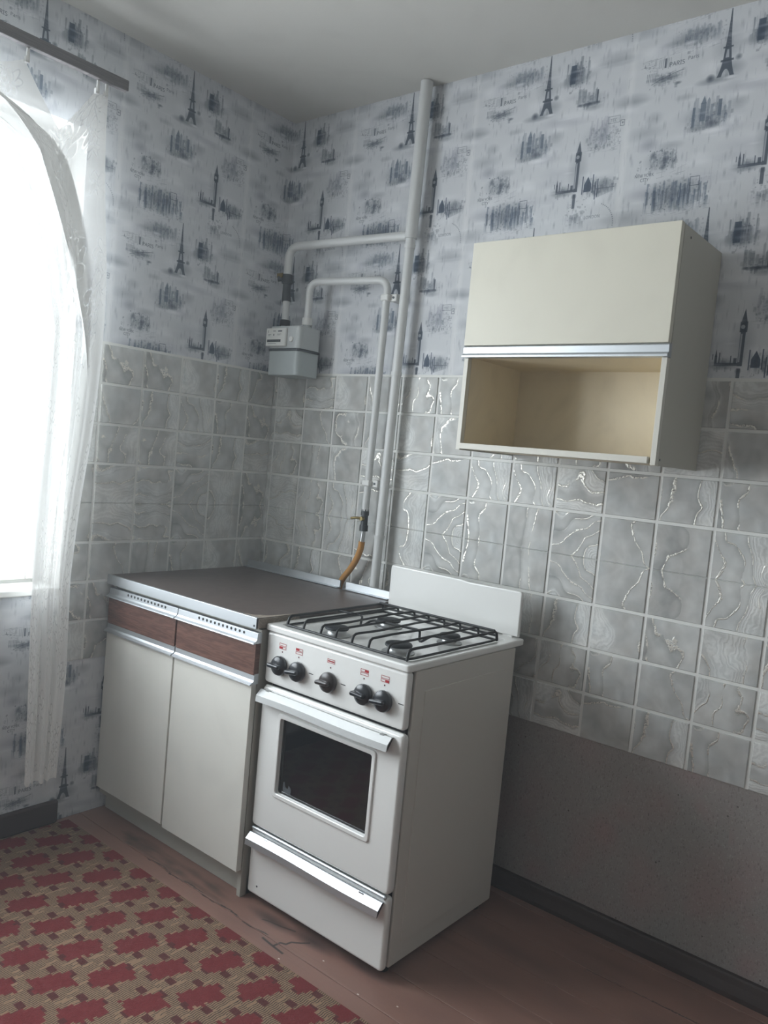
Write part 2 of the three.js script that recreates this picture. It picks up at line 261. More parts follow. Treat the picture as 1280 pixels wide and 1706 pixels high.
// woven runner: staggered red patches in hatched beige, repeat 0.524 x 0.428 m
function carpetTexture() {
  const n = 1024, h = 836, px = 0.524 / n, R = rng(8);
  const cells = new Map(), red = (X, Z) => {
    const row = Math.floor(Z / 0.107 + 0.5), off = (row & 1) * 0.0655, col = Math.floor((X - off) / 0.131 + 0.5), dx = X - off - col * 0.131, dz = Z - row * 0.107;
    const q = (v, s) => Math.round(v / s) * s, sx = q(dx, 0.0085), sz = q(dz, 0.0085), key = ((row % 4 + 4) % 4) * 9 + ((col % 4 + 4) % 4), jig = Math.sin(key * 17 + sx * 900 + sz * 500) * 0.5;
    if (Math.abs(sx + sz * 0.35) < 0.031 + jig * 0.007 && Math.abs(sz - sx * 0.25) < 0.046 + jig * 0.009) return 1;
    if (Math.abs(Math.abs(sx) - 0.043) < 0.0118 && Math.abs(sz * Math.sign(sx) - 0.021) < 0.0118) return 2;
    if (Math.abs(sx - 0.0) < 0.0125 && Math.abs(Math.abs(sz) - 0.0535) < 0.0115) return 2;
    return 0;
  };
  const fz = new Float32Array(n * h); for (let i = 0; i < fz.length; i++) fz[i] = R();
  const color = (x, y) => {
    const X = x * px, Z = (h - 1 - y) * (0.428 / h), f = fz[y * n + x], k = red(X, Z), yarn = 0.86 + 0.14 * Math.sin(x * 1.57) * Math.sin(y * 1.1) + (f - 0.5) * 0.16;
    if (k === 1) return [122 * yarn, 42 * yarn, 44 * yarn];
    if (k === 2) return [94 * yarn, 44 * yarn, 42 * yarn];
    const ln = Math.floor(x / 11), dash = fz[(ln * 131 + Math.floor((y + (ln * 37 % 60)) / 52) * 7) % fz.length], hatch = (x + 2 * Math.sin(y * 0.13)) % 11 < 4.4 && dash > 0.14;
    const m = hatch ? 0.5 : 1;
    return [158 * yarn * m, 128 * yarn * m, 102 * yarn * m];
  };
  const t = dataTex(n, h, color); scaled(t, 0.524, 0.428);
  const b = dataTex(512, 418, (x, y) => { const v = 128 + 60 * Math.sin(x * 1.57) * Math.sin(y * 1.1) + (fz[(y * 2 * n + x * 2) % fz.length] - 0.5) * 120; return [v, v, v]; }, false); scaled(b, 0.524, 0.428);
  return [t, b];
}
function plasterTexture() {                                             // embossed pinkish paper under the tiles
  const n = 1024, R = rng(31), [c, g] = canvas(n, n), [c2, g2] = canvas(n, n);
  g.fillStyle = '#97908c'; g.fillRect(0, 0, n, n); g2.fillStyle = '#808080'; g2.fillRect(0, 0, n, n);
  for (let i = 0; i < 70; i++) { const x = R() * n, y = R() * n, r = 40 + R() * 110; for (const ox of [-n, 0, n]) for (const oy of [-n, 0, n]) { const q = g.createRadialGradient(x + ox, y + oy, 0, x + ox, y + oy, r); const col = R() < 0.5 ? '165,132,130' : '146,146,142'; q.addColorStop(0, `rgba(${col},0.28)`); q.addColorStop(1, `rgba(${col},0)`); g.fillStyle = q; g.fillRect(x + ox - r, y + oy - r, 2 * r, 2 * r); } }
  for (let i = 0; i < 9000; i++) { const x = R() * n, y = R() * n, d = R() < 0.5, w = 2 + R() * 4, h = 2 + R() * 12; g.fillStyle = d ? `rgba(92,84,80,${0.08 + 0.2 * R()})` : `rgba(196,190,186,${0.06 + 0.14 * R()})`; g.fillRect(x, y, w, h); g2.fillStyle = d ? 'rgba(40,40,40,0.5)' : 'rgba(220,220,220,0.5)'; g2.fillRect(x, y, w, h); }
  for (let i = 0; i < 26; i++) { g.fillStyle = 'rgba(50,42,40,0.6)'; g.beginPath(); g.arc(R() * n, R() * n, 1.5 + R() * 2.5, 0, 7); g.fill(); }
  return [scaled(tex(c), 0.6), scaled(tex(c2, false), 0.6)];
}
function laceTexture() {                                                // how dense the net is: ground, blossoms, hems
  const w = 1024, h = 2048, [c, g] = canvas(w, h), R = rng(77);
  g.fillStyle = '#dfdfdf'; g.fillRect(0, 0, w, h);
  for (let i = 0; i < 5200; i++) { g.fillStyle = R() < 0.5 ? 'rgba(200,200,200,0.5)' : 'rgba(250,250,250,0.5)'; g.fillRect(R() * w, R() * h, 2 + R() * 3, 2 + R() * 3); }
  const petal = (x, y, r, a) => { g.save(); g.translate(x, y); g.rotate(a); g.beginPath(); g.ellipse(r * 0.8, 0, r, r * 0.52, 0, 0, 7); g.fill(); g.stroke(); g.restore(); };
  for (let i = 0; i < 210; i++) {
    const x = R() * w, y = R() * h, r = 12 + R() * 24; g.fillStyle = `rgba(252,252,252,${0.55 + R() * 0.4})`; g.strokeStyle = 'rgba(140,140,140,0.7)'; g.lineWidth = 4;
    const n = 4 + Math.floor(R() * 3), a0 = R() * 6; for (let k = 0; k < n; k++) petal(x, y, r, a0 + k * 6.283 / n);
    g.strokeStyle = 'rgba(240,240,240,0.85)'; g.lineWidth = 5; g.beginPath(); g.moveTo(x, y); g.bezierCurveTo(x + 40 * (R() - 0.5), y + 60, x + 90 * (R() - 0.5), y + 90, x + 120 * (R() - 0.5), y + 150); g.stroke();
  }
  g.fillStyle = 'rgba(240,240,240,0.8)'; g.fillRect(0, 0, 22, h); g.fillRect(w - 22, 0, 22, h); g.fillRect(0, h - 30, w, 30);
  return tex(c, false, THREE.ClampToEdgeWrapping);
}
function woodTexture(dark, light, w = 0.36, h = 0.1, seed = 3) {
  const D = new THREE.Color(dark), L = new THREE.Color(light), d = D.getRGB({}, THREE.SRGBColorSpace), l = L.getRGB({}, THREE.SRGBColorSpace);
  return scaled(dataTex(768, 220, (x, y) => { const X = x / 768, Y = y / 220, q = fbm(X * 3, Y * 7, seed, 3), t = 0.5 + 0.5 * Math.sin((Y * 9 + q * 4) * 5) * 0.35 + fbm(X * 8, Y * 120, seed + 5, 2) * 0.7 + q * 0.5; const k = clamp(t); return [255 * lerp(d.r, l.r, k), 255 * lerp(d.g, l.g, k), 255 * lerp(d.b, l.b, k)]; }), w, h);
}
function speckle(base, amp, size, freq, seed, srgb = true) {
  const b = new THREE.Color(base).getRGB({}, THREE.SRGBColorSpace), R = rng(seed);
  return scaled(dataTex(512, 512, (x, y) => { const P = 6.2832 / 512, n = fbm(Math.cos(x * P) * freq + 3, Math.sin(x * P) * freq + Math.cos(y * P) * freq, seed + Math.sin(y * P) * freq, 3) + (R() - 0.5) * 0.25, k = 1 + n * amp; return [255 * b.r * k, 255 * b.g * k, 255 * b.b * k]; }, srgb), size);
}
const std = (o) => new THREE.MeshStandardMaterial(o), phys = (o) => new THREE.MeshPhysicalMaterial(o);

const paper = wallpaperTexture();
const [tileMap, tileBump, tileGloss] = tileTextures();
const [carpetMap, carpetBump] = carpetTexture();
const [plasterMap, plasterBump] = plasterTexture();
const grain = speckle('#808080', 0.6, 0.12, 2.2, 4, false);
const M = {
  ceiling: std({ color: '#c6c4be', roughness: 0.95, bumpMap: grain, bumpScale: 0.0006, map: speckle('#ffffff', 0.05, 1.1, 1.6, 12) }),
  shell: std({ color: '#dcdad6', roughness: 0.95 }),
  farWall: std({ color: '#a3a19d', roughness: 0.9 }),
  paper: std({ map: paper, roughness: 0.8, bumpMap: grain, bumpScale: 0.0003 }),
  grout: std({ color: '#dcdcd8', roughness: 0.6 }),
  tile: std({ map: tileMap, bumpMap: tileBump, bumpScale: 0.0014, roughnessMap: tileGloss, metalnessMap: tileGloss, roughness: 1, metalness: 1 }),
  plaster: std({ map: plasterMap, bumpMap: plasterBump, bumpScale: 0.0012, roughness: 0.9 }),
  floor: std({ map: floorTexture(), roughness: 0.48, bumpMap: grain, bumpScale: 0.0005 }),
  skirting: std({ color: '#3a2c27', roughness: 0.55 }),
  carpet: std({ map: carpetMap, bumpMap: carpetBump, bumpScale: 0.002, roughness: 1 }),
  laminate: std({ color: '#d6d4cc', roughness: 0.42, map: speckle('#ffffff', 0.05, 0.7, 1.2, 9) }),
  cream: std({ color: '#d3cfc0', roughness: 0.45, map: speckle('#ffffff', 0.05, 0.7, 1.2, 19) }),
  carcass: std({ color: '#b0ada3', roughness: 0.6 }),
  greySide: std({ color: '#bab7ac', roughness: 0.55 }),
  beige: std({ color: '#dccfb4', roughness: 0.6, map: speckle('#ffffff', 0.08, 0.5, 1.4, 29) }),
  edge: std({ color: '#cfccc2', roughness: 0.5 }),
  alu: std({ color: '#c9cdd0', roughness: 0.42, metalness: 0.9 }),
  worn: std({ color: '#b6b7b6', roughness: 0.6, metalness: 0.75, bumpMap: grain, bumpScale: 0.0006 }),
  walnut: std({ map: woodTexture('#4a2f27', '#7d5a4d'), roughness: 0.42 }),
  counter: std({ map: speckle('#5d524e', 0.16, 0.4, 2.4, 15), roughness: 0.4 }),
  chip: std({ map: speckle('#8d8276', 0.3, 0.08, 2.4, 17), roughness: 0.9 }),
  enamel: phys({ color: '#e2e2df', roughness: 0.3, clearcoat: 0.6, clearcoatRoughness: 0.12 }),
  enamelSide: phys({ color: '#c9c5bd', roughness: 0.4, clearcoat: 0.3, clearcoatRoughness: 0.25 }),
  dark: std({ color: '#191a1c', roughness: 0.6 }),
  castIron: std({ color: '#24272a', roughness: 0.55, metalness: 0.3 }),
  grate: std({ color: '#1e1f20', roughness: 0.45, metalness: 0.2 }),
  ovenGlass: phys({ color: '#0d1013', roughness: 0.06, clearcoat: 1, clearcoatRoughness: 0.03 }),
  knob: phys({ color: '#15191f', roughness: 0.3, clearcoat: 0.4 }),
  knobBrown: phys({ color: '#2b2422', roughness: 0.35, clearcoat: 0.3 }),
  burner: std({ color: '#b9bbbb', roughness: 0.35, metalness: 0.85 }),
  pipe: std({ color: '#d0d1d0', roughness: 0.4 }),
  meter: std({ color: '#b7bbbb', roughness: 0.5 }),
  meterLow: std({ color: '#a9b0b0', roughness: 0.45 }),
  brass: std({ color: '#8a7a52', roughness: 0.45, metalness: 0.8 }),
  darkMetal: std({ color: '#4a4d50', roughness: 0.5, metalness: 0.5 }),
  hose: std({ color: '#b98648', roughness: 0.65 }),
  whitePlastic: std({ color: '#d9d9d6', roughness: 0.4 }),
  frame: std({ color: '#e6e6e2', roughness: 0.4 }),
  glass: phys({ color: '#ffffff', transmission: 1, thickness: 0, roughness: 0.02, ior: 1.45 }),
  rod: std({ map: woodTexture('#565254', '#76716f', 0.4, 0.04, 9), roughness: 0.55 }),
  lace: phys({ color: '#f0f0ee', roughness: 0.95, transmission: 0.1, thickness: 0, side: THREE.DoubleSide, alphaMap: laceTexture(), transparent: true }),
};

// ---------------------------------------------------------------- the room
const ROOM = { x: 3.0, y: 2.448, z: 2.95 }, T = 0.16, TH = 0.12555, TW = 0.15, TOP = 1.52, LOW = TOP - 8 * TH;
struct('ceiling', bx(-T, ROOM.x + T, ROOM.y, ROOM.y + T, -T, ROOM.z + T), M.ceiling);
const floor = struct('floor', bx(-T, ROOM.x + T, -T, -0.02, -T, ROOM.z + T), M.dark);
{ // painted boards run along the stove wall
  const R = rng(2), joints = [0, 0.056, 0.186, 0.312, 0.44, 0.566, 0.696, 0.824];
  while (joints[joints.length - 1] < ROOM.z - 0.1) joints.push(joints[joints.length - 1] + 0.128);
  joints[joints.length - 1] = ROOM.z;
  for (let i = 0; i + 1 < joints.length; i++) {
    const lift = (R() - 0.5) * 0.0016;
    mesh('floorboard', bx(0, ROOM.x, -0.02, lift - 0.0009, joints[i] + 0.0008, joints[i + 1] - 0.0008, 0.0015), M.floor, floor);
  }
}
const wallRight = struct('wall_right', bx(-T, ROOM.x + T, 0, ROOM.y, -T, 0), M.shell);
const wallLeft = struct('wall_left', [
  bx(-T, 0, 0, ROOM.y, 0, WIN.z0), bx(-T, 0, 0, ROOM.y, WIN.z1, ROOM.z), bx(-T, 0, 0, WIN.y0, WIN.z0, WIN.z1), bx(-T, 0, WIN.y1, ROOM.y, WIN.z0, WIN.z1)], M.shell);
struct('wall_near', bx(-T, ROOM.x + T, 0, ROOM.y, ROOM.z, ROOM.z + T), M.farWall);
struct('wall_far', bx(ROOM.x, ROOM.x + T, 0, ROOM.y, 0, ROOM.z), M.farWall);
const SK = 0.0012;                                                      // thickness of the paper
function sheet(wall, a0, a1, y0, y1, u, v) {                            // a sheet of paper on a wall with its print placed
  const g = wall === 'right' ? bx(a0, a1, y0, y1, 0, SK) : bx(0, SK, y0, y1, a0, a1), p = g.attributes.position, uv = g.attributes.uv;
  for (let i = 0; i < p.count; i++) uv.setXY(i, u(wall === 'right' ? p.getX(i) : p.getZ(i)), v(p.getY(i)));
  return g;
}
const onRight = (x) => (x - 0.31) / 0.504, upper = (y) => (y - 2.448) / 0.49;
mesh('wallpaper', sheet('right', 0, ROOM.x, TOP + 0.004, ROOM.y, onRight, upper), M.paper, wallRight);
mesh('lower_wallpaper', bx(0, ROOM.x, 0, LOW, 0, SK), M.plaster, wallRight);
{
  const onLeft = (z) => (0.712 - z) / 0.504, onLow = (z) => (1.008 - z) / 0.504, low = (y) => (y - 0.235) / 0.49;
  mesh('wallpaper', [
    sheet('left', SK, WIN.z0, TOP + 0.004, ROOM.y, onLeft, upper), sheet('left', WIN.z0, WIN.z1, WIN.y1, ROOM.y, onLeft, upper), sheet('left', WIN.z1, ROOM.z, 0, ROOM.y, onLeft, upper),
    sheet('left', SK, WIN.z0, 0, LOW, onLow, low), sheet('left', WIN.z0, WIN.z1, 0, WIN.y0, onLow, low)], M.paper, wallLeft);
}
// tiles: each one a slightly bevelled plate on the pale joint
mesh('grout', bx(0, ROOM.x, LOW, TOP + 0.004, 0, 0.0014), M.grout, wallRight);
mesh('grout', bx(0, 0.0014, LOW, TOP + 0.004, 0.0014, WIN.z0), M.grout, wallLeft);
const plates = new Map();
function plate(w, h, variant, flip) {                                   // front face to +z, centred in x and y
  const key = [w.toFixed(4), h.toFixed(4), variant, flip].join();
  if (plates.has(key)) return plates.get(key);
  const X = w / 2, Y = h / 2, b = 0.0016, d = 0.0034, P = [[-X, -Y, 0], [X, -Y, 0], [X, Y, 0], [-X, Y, 0], [-X + b, -Y + b, d], [X - b, -Y + b, d], [X - b, Y - b, d], [-X + b, Y - b, d]];
  const quads = [[4, 5, 6, 7], [0, 1, 5, 4], [1, 2, 6, 5], [2, 3, 7, 6], [3, 0, 4, 7]], pos = [], uv = [];
  const { nx, ny } = ATLAS, cx = variant % nx, cy = Math.floor(variant / nx), full = TW - 0.008;
  for (const q of quads) for (const i of [q[0], q[1], q[2], q[0], q[2], q[3]]) {
    pos.push(...P[i]);
    const u = clamp((P[i][0] + X) / full, 0.01, 0.99), v = clamp((P[i][1] + Y) / h, 0.01, 0.99);
    uv.push((cx + u) / nx, (cy + (flip ? 1 - v : v)) / ny);
  }
  const g = new THREE.BufferGeometry();
  g.setAttribute('position', new THREE.BufferAttribute(new Float32Array(pos), 3)); g.setAttribute('uv', new THREE.BufferAttribute(new Float32Array(uv), 2));
  g.computeVertexNormals();
  plates.set(key, g);
  return g;
}
function tiling(wall, edges, right) {
  const R = rng(right ? 41 : 43), rows = Array.from({ length: 8 }, () => edges.map(() => Math.floor(R() * 24)));
  rows[4] = rows[3]; rows[7] = right ? rows[2] : rows[7];
  for (let j = 0; j < 8; j++) for (let k = 0; k + 1 < edges.length; k++) {
    const a0 = edges[k] + (k ? 0.004 : 0.001), a1 = edges[k + 1] - 0.004;
    const y1 = TOP - j * TH - (j === 4 ? 0.0003 : 0.004), y0 = TOP - (j + 1) * TH + (j === 3 ? 0.0003 : j === 7 ? 0.0005 : 0.004);
    if (right && j < 2 && a0 > 1.07 && a1 < 1.6 && y0 > 1.3) continue;    // hidden behind the wall cupboard
    const m = new THREE.Mesh(plate(a1 - a0, y1 - y0, rows[j][k], j === 4), M.tile);
    m.name = 'tile'; m.castShadow = m.receiveShadow = true;
    if (right) m.position.set((a0 + a1) / 2, (y0 + y1) / 2, 0.0013); else { m.position.set(0.0013, (y0 + y1) / 2, (a0 + a1) / 2); m.rotation.y = Math.PI / 2; }
    wall.add(m);
  }
}
tiling(wallRight, [0.0035, ...Array.from({ length: 15 }, (_, k) => 0.0251 + k * TW)], true);
tiling(wallLeft, [0.0035, ...Array.from({ length: 5 }, (_, m) => 0.1262 + m * TW), WIN.z0], false);
const baseR = struct('baseboard_right', profileX([[0.0015, 0], [0.03, 0], [0.03, 0.012], [0.022, 0.034], [0.018, 0.048], [0.014, 0.052], [0.0015, 0.052]], 0.01, ROOM.x), M.skirting);
const baseL = struct('baseboard_left', bx(0.0015, 0.02, 0, 0.074, 0.782, ROOM.z - 0.001, 0.008), M.skirting);

// ---------------------------------------------------------------- window
{
  const w = new THREE.Group(); w.name = 'window_1'; w.userData.kind = 'structure'; scene.add(w);
  const { z0, z1, y0, y1 } = WIN, x0 = -0.15, x1 = -0.11, f = 0.03;
  mesh('window_frame', [bx(x0, x1, y0, y1, z0, z0 + f, 0.004), bx(x0, x1, y0, y1, z1 - f, z1, 0.004), bx(x0, x1, y0, y0 + f, z0 + f, z1 - f, 0.004), bx(x0, x1, y1 - f, y1, z0 + f, z1 - f, 0.004)], M.frame, w);
  mesh('mullion', bx(x0, x1, y0 + f, y1 - f, 1.62, 1.68, 0.004), M.frame, w);
  for (const [a, b] of [[z0 + f, 1.62], [1.68, z1 - f]]) {
    const s = mesh('sash', [bx(x0 + 0.006, x1 + 0.008, y0 + f, y1 - f, a, a + 0.025, 0.004), bx(x0 + 0.006, x1 + 0.008, y0 + f, y1 - f, b - 0.025, b, 0.004), bx(x0 + 0.006, x1 + 0.008, y0 + f, y0 + f + 0.025, a + 0.025, b - 0.025, 0.004), bx(x0 + 0.006, x1 + 0.008, y1 - f - 0.025, y1 - f, a + 0.025, b - 0.025, 0.004)], M.frame, w);
    mesh('pane', bx(-0.134, -0.13, y0 + f + 0.025, y1 - f - 0.025, a + 0.025, b - 0.025), M.glass, s);
  }
  mesh('window_sill', bx(-0.108, 0.012, y0, y0 + 0.022, z0 + 0.001, z1 - 0.001, 0.006), M.frame, w);
}

// ---------------------------------------------------------------- carpet runner
{
  const g = bx(0.03, 2.95, 0, 0.007, 0.752, 2.35, 0.003);
  tag(mesh('carpet_runner', g, M.carpet), 'worn red and beige patterned carpet runner lying on the painted floor', 'carpet');
}

// ---------------------------------------------------------------- base cabinet
{
  const t = thing('base_cabinet', 'low white two-door kitchen cabinet with brown drawer fronts in the corner', 'cabinet', [0.375, 0, 0.35]), add = seated(t);
  add('carcass', [bx(0.006, 0.022, 0.055, 0.752, 0.08, 0.632), bx(0.708, 0.722, 0.0, 0.752, 0.08, 0.632), bx(0.022, 0.708, 0.055, 0.071, 0.08, 0.632), bx(0.022, 0.708, 0.62, 0.636, 0.08, 0.6), bx(0.022, 0.708, 0.071, 0.752, 0.08, 0.086), bx(0.362, 0.378, 0.071, 0.62, 0.086, 0.6), bx(0.022, 0.708, 0.735, 0.752, 0.55, 0.628)], M.carcass);
  add('plinth', bx(0.012, 0.722, 0, 0.057, 0.592, 0.61), M.carcass);
  const lip = (y, x0, x1) => profileX([[0.634, y], [0.634, y + 0.029], [0.648, y + 0.029], [0.6495, y + 0.0275], [0.6505, y + 0.012], [0.655, y + 0.007], [0.663, y + 0.003], [0.6635, y], [0.66, y - 0.0006], [0.652, y + 0.001], [0.648, y]], x0, x1);
  for (const [x0, x1, open, h0] of [[0.014, 0.368, 0.0015, 0.118], [0.378, 0.7215, 0, 0.476]]) {
    const dx = open;
    const door = add('door', bx(x0 + dx, x1 + dx * 2, 0.082 + (x0 > 0.1 ? -0.004 : 0.002), 0.603, 0.634, 0.652, 0.0015), M.laminate);
    add('door_handle', lip(0.604, x0, x1 + 0.005), M.alu, door);
    const drawer = add('drawer', bx(x0 + 0.001, x1 + 0.004, 0.63, 0.716, 0.634, 0.652, 0.0012), M.walnut);
    add('drawer_handle', lip(0.717, x0, x1 + 0.006), M.alu, drawer);
    for (let i = 0; i < 12; i++) add('handle_hole', cyl([h0 + i * 0.0178, 0.7375, 0.6485], [h0 + i * 0.0178, 0.7375, 0.6504], 0.0042, 0.0042, 10).scale(1, 1, 1), M.dark, drawer);
  }
}
// worktop with its metal edge, and the strips along the wall
{
  const t = thing('worktop', 'brown laminate worktop with a silver metal front edge and chipped corner', 'worktop', [0.375, 0.756, 0.36]), add = seated(t);
  const s = new THREE.Shape(); s.moveTo(0.006, -0.652); s.lineTo(0.715, -0.652); s.lineTo(0.722, -0.646); s.lineTo(0.7265, -0.6); s.lineTo(0.7265, -0.075); s.lineTo(0.006, -0.075);
  const g = new THREE.ExtrudeGeometry(s, { depth: 0.0275, bevelEnabled: true, bevelSize: 0.001, bevelThickness: 0.001, bevelSegments: 1 }); g.rotateX(-Math.PI / 2); g.translate(0, 0.7575, 0);
  add('top', boxUV(clean(g)), M.counter);
  add('edge_strip', [bx(0.004, 0.724, 0.7565, 0.7875, 0.6535, 0.6555, 0.0008), bx(0.004, 0.724, 0.7862, 0.7876, 0.648, 0.6545, 0.0005)], M.alu);
  const R = rng(14), c = new THREE.Shape(), top = [], bot = [];
  for (let i = 0; i <= 14; i++) { const z = 0.5 + i * 0.0108; top.push([z, 0.7285 + R() * 0.003]); }
  c.moveTo(0.7265, -0.5); top.forEach(([z, x]) => c.lineTo(x, -z)); c.lineTo(0.7265, -0.651);
  const k = new THREE.ExtrudeGeometry(c, { depth: 0.026, bevelEnabled: false }); k.rotateX(-Math.PI / 2); k.translate(0, 0.7585, 0);
  add('chipped_edge', [boxUV(clean(k)), (() => { const q = new THREE.Shape(); [[0.65, -0.649], [0.667, -0.634], [0.684, -0.63], [0.697, -0.612], [0.71, -0.6], [0.714, -0.57], [0.721, -0.53], [0.7265, -0.5], [0.7265, -0.6], [0.722, -0.646], [0.715, -0.649]].forEach(([x, z], i) => (i ? q.lineTo(x, z) : q.moveTo(x, z))); const e = new THREE.ExtrudeGeometry(q, { depth: 0.0006, bevelEnabled: false }); e.rotateX(-Math.PI / 2); e.translate(0, 0.7858, 0); return boxUV(clean(e)); })()], M.chip);
  add('screw', cyl([0.716, 0.765, 0.6553], [0.716, 0.765, 0.6566], 0.003, 0.003, 10), M.darkMetal);
  for (const [x0, x1, label] of [[0.008, 0.484, 'long silver metal strip along the tiles behind the brown worktop'], [0.512, 0.706, 'short silver metal strip on the tiles left of the stove splashback']]) {
    const p = profileX([[0.061, 0.787], [0.083, 0.787], [0.084, 0.789], [0.067, 0.7905], [0.066, 0.812], [0.064, 0.8135], [0.0615, 0.8125]], x0, x1);
    tag(mesh('wall_strip', p, M.alu), label, 'metal strip');
  }
}

// ---------------------------------------------------------------- gas stove
const stove = thing('gas_stove', 'white enamelled gas stove with four burners and a dark oven window', 'stove', [0.973, 0, 0.36]);
{
  const add = seated(stove), x0 = 0.735, x1 = 1.22, zf = 0.622;
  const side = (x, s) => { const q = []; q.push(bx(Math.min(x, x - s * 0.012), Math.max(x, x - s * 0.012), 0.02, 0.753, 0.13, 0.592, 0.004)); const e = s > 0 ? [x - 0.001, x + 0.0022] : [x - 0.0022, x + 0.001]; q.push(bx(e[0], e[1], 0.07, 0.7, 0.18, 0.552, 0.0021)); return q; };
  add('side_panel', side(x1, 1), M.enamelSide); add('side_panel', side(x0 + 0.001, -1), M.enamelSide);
  add('body', [bx(x0 + 0.013, x1 - 0.013, 0.022, 0.757, 0.135, 0.599)], M.dark);
  // top plate: rim round a sunken tray
  const rim = rrect(x0 - 0.004, x1 + 0.004, -0.628, -0.092, 0.012); rim.holes.push(rrect(x0 + 0.024, x1 - 0.024, -0.598, -0.15, 0.02, THREE.Path));
  const rg = new THREE.ExtrudeGeometry(rim, { depth: 0.01, bevelEnabled: true, bevelSize: 0.004, bevelThickness: 0.004, bevelSegments: 3, curveSegments: 6, bevelOffset: -0.004 }); rg.rotateX(-Math.PI / 2); rg.translate(0, 0.7585, 0);
  const top = add('cooktop', [boxUV(clean(rg)), bx(x0 + 0.02, x1 - 0.02, 0.757, 0.763, 0.14, 0.602)], M.enamel);
  add('splashback', [(() => { const s = new THREE.Shape(); s.moveTo(0.734, 0.776); s.lineTo(1.21, 0.776); s.lineTo(1.21, 0.897); s.quadraticCurveTo(1.21, 0.906, 1.2, 0.906); s.lineTo(1.04, 0.904); s.quadraticCurveTo(1.02, 0.903, 1.01, 0.907); s.lineTo(0.744, 0.909); s.quadraticCurveTo(0.734, 0.909, 0.734, 0.9); s.lineTo(0.734, 0.776); return extr(s, 0.014, 0.096, 0.004, 3); })(), bx(0.76, 0.79, 0.77, 0.78, 0.1, 0.108), bx(1.16, 1.19, 0.77, 0.78, 0.1, 0.108)], M.enamel);
  for (const [x, z, r] of [[0.897, 0.525, 0.031], [0.9, 0.308, 0.033], [1.104, 0.52, 0.034], [1.112, 0.306, 0.028]]) {
    const L = (p) => new THREE.LatheGeometry(p.map(([a, b]) => new THREE.Vector2(a, b)), 28).translate(x, 0, z);
    const b = add('burner', L([[0, 0.763], [r * 1.25, 0.763], [r * 1.2, 0.767], [r * 0.86, 0.769], [r * 0.86, 0.779], [r * 0.95, 0.7805], [0, 0.7805]]), M.burner);
    add('burner_cap', L([[0, 0.7803], [r * 1.02, 0.7803], [r * 1.04, 0.783], [r * 0.98, 0.787], [r * 0.7, 0.789], [0, 0.7895]]), M.castIron, b);
  }
  // wire pan support
  const gx0 = 0.79, gx1 = 1.196, gz0 = 0.2, gz1 = 0.604, yb = 0.777, yt = 0.801, w = 0.0034;
  const gr = add('pan_support', [tube([[gx0, yb, gz1], [gx1, yb, gz1], [gx1, yb, gz0], [gx0, yb, gz0], [gx0, yb, gz1]], w, 0.012, 60, 8)], M.grate);
  const xs = [gx0, 0.85, 0.912, 0.964, 1.02, 1.075, 1.136, gx1];
  xs.forEach((x, i) => {
    const edge = i === 0 || i === xs.length - 1, sway = [0, 0, 0.006, -0.004, 0.004, -0.006, 0, 0][i];
    add('grate_bar', tube([[x, yb, gz1], [x, yt, gz1 - 0.005], [x + sway, yt - 0.001, 0.5], [x - sway, yt, 0.32], [x, yt, gz0 + 0.004], [x, yb, gz0]], edge ? w * 1.15 : w, 0.012, 44, 8), M.grate, gr);
  });
  const dip = (z) => { const p = [[gx0, yt - 0.003, z]]; for (const x of [0.905, 1.108]) p.push([x - 0.034, yt - 0.002, z - 0.012], [x - 0.008, yt - 0.02, z + 0.024], [x + 0.002, yt - 0.02, z + 0.028], [x + 0.02, yt - 0.002, z + 0.008]); p.push([gx1, yt - 0.003, z]); return tube(p, w, 0.012, 90, 8); };
  add('cross_bar', dip(0.405), M.grate, gr);
  add('cross_bar', tube([[gx0, yt + 0.004, gz0 + 0.018], [gx1, yt + 0.004, gz0 + 0.018]], w, 0, 10, 8), M.grate, gr);
  add('cross_bar', tube([[gx0, yb + 0.012, gz0 + 0.002], [gx1, yb + 0.012, gz0 + 0.002]], w, 0, 10, 8), M.grate, gr);
  // control panel
  const pan = add('control_panel', [extr(rrect(x0, x1, 0.613, 0.7535, 0.012), zf - 0.6, 0.6, 0.008, 4)], M.enamel);
  const knobs = [[0.797, 'a', 0], [0.864, 'b', 0.12], [0.975, 'c', 0.05], [1.093, 'd', -0.05], [1.155, 'e', 0.1]];
  knobs.forEach(([x, k, turn], i) => {
    const y = 0.671, lathe = new THREE.LatheGeometry([[0, 0], [0.024, 0], [0.0262, 0.004], [0.0262, 0.01], [0.0235, 0.0155], [0.012, 0.0185], [0, 0.019]].map(([a, b]) => new THREE.Vector2(a, b)), 28);
    const grip = new RoundedBoxGeometry(0.044, 0.018, 0.011, 3, 0.0045).translate(-0.005, 0.021, 0);
    const g = merge([lathe, clean(grip)]); g.rotateY(turn); g.rotateX(Math.PI / 2); g.translate(x, y, zf + 0.0005);
    add('knob', g, i === 2 ? M.knobBrown : M.knob);
  });
  { // printed burner marks
    const sym = (fill) => {
      const [c, g] = canvas(128, 128); g.clearRect(0, 0, 128, 128); g.strokeStyle = '#b0565a'; g.lineWidth = 5; g.fillStyle = '#a5252b';
      if (fill === 'c') { g.strokeRect(18, 18, 92, 34); g.fillRect(26, 30, 76, 12); } else {
        g.strokeRect(18, 12, 92, 22); g.strokeRect(18, 44, 92, 22); const [r, k] = { a: [1, 0], b: [0, 0], d: [0, 1], e: [1, 1] }[fill]; g.fillRect(20 + k * 46, 15 + r * 32, 44, 17);
      }
      g.fillStyle = '#5b2324'; g.beginPath(); g.arc(64, 96, 8, 0, 7); g.fill();
      const t = new THREE.CanvasTexture(c); t.colorSpace = THREE.SRGBColorSpace; return t;
    };
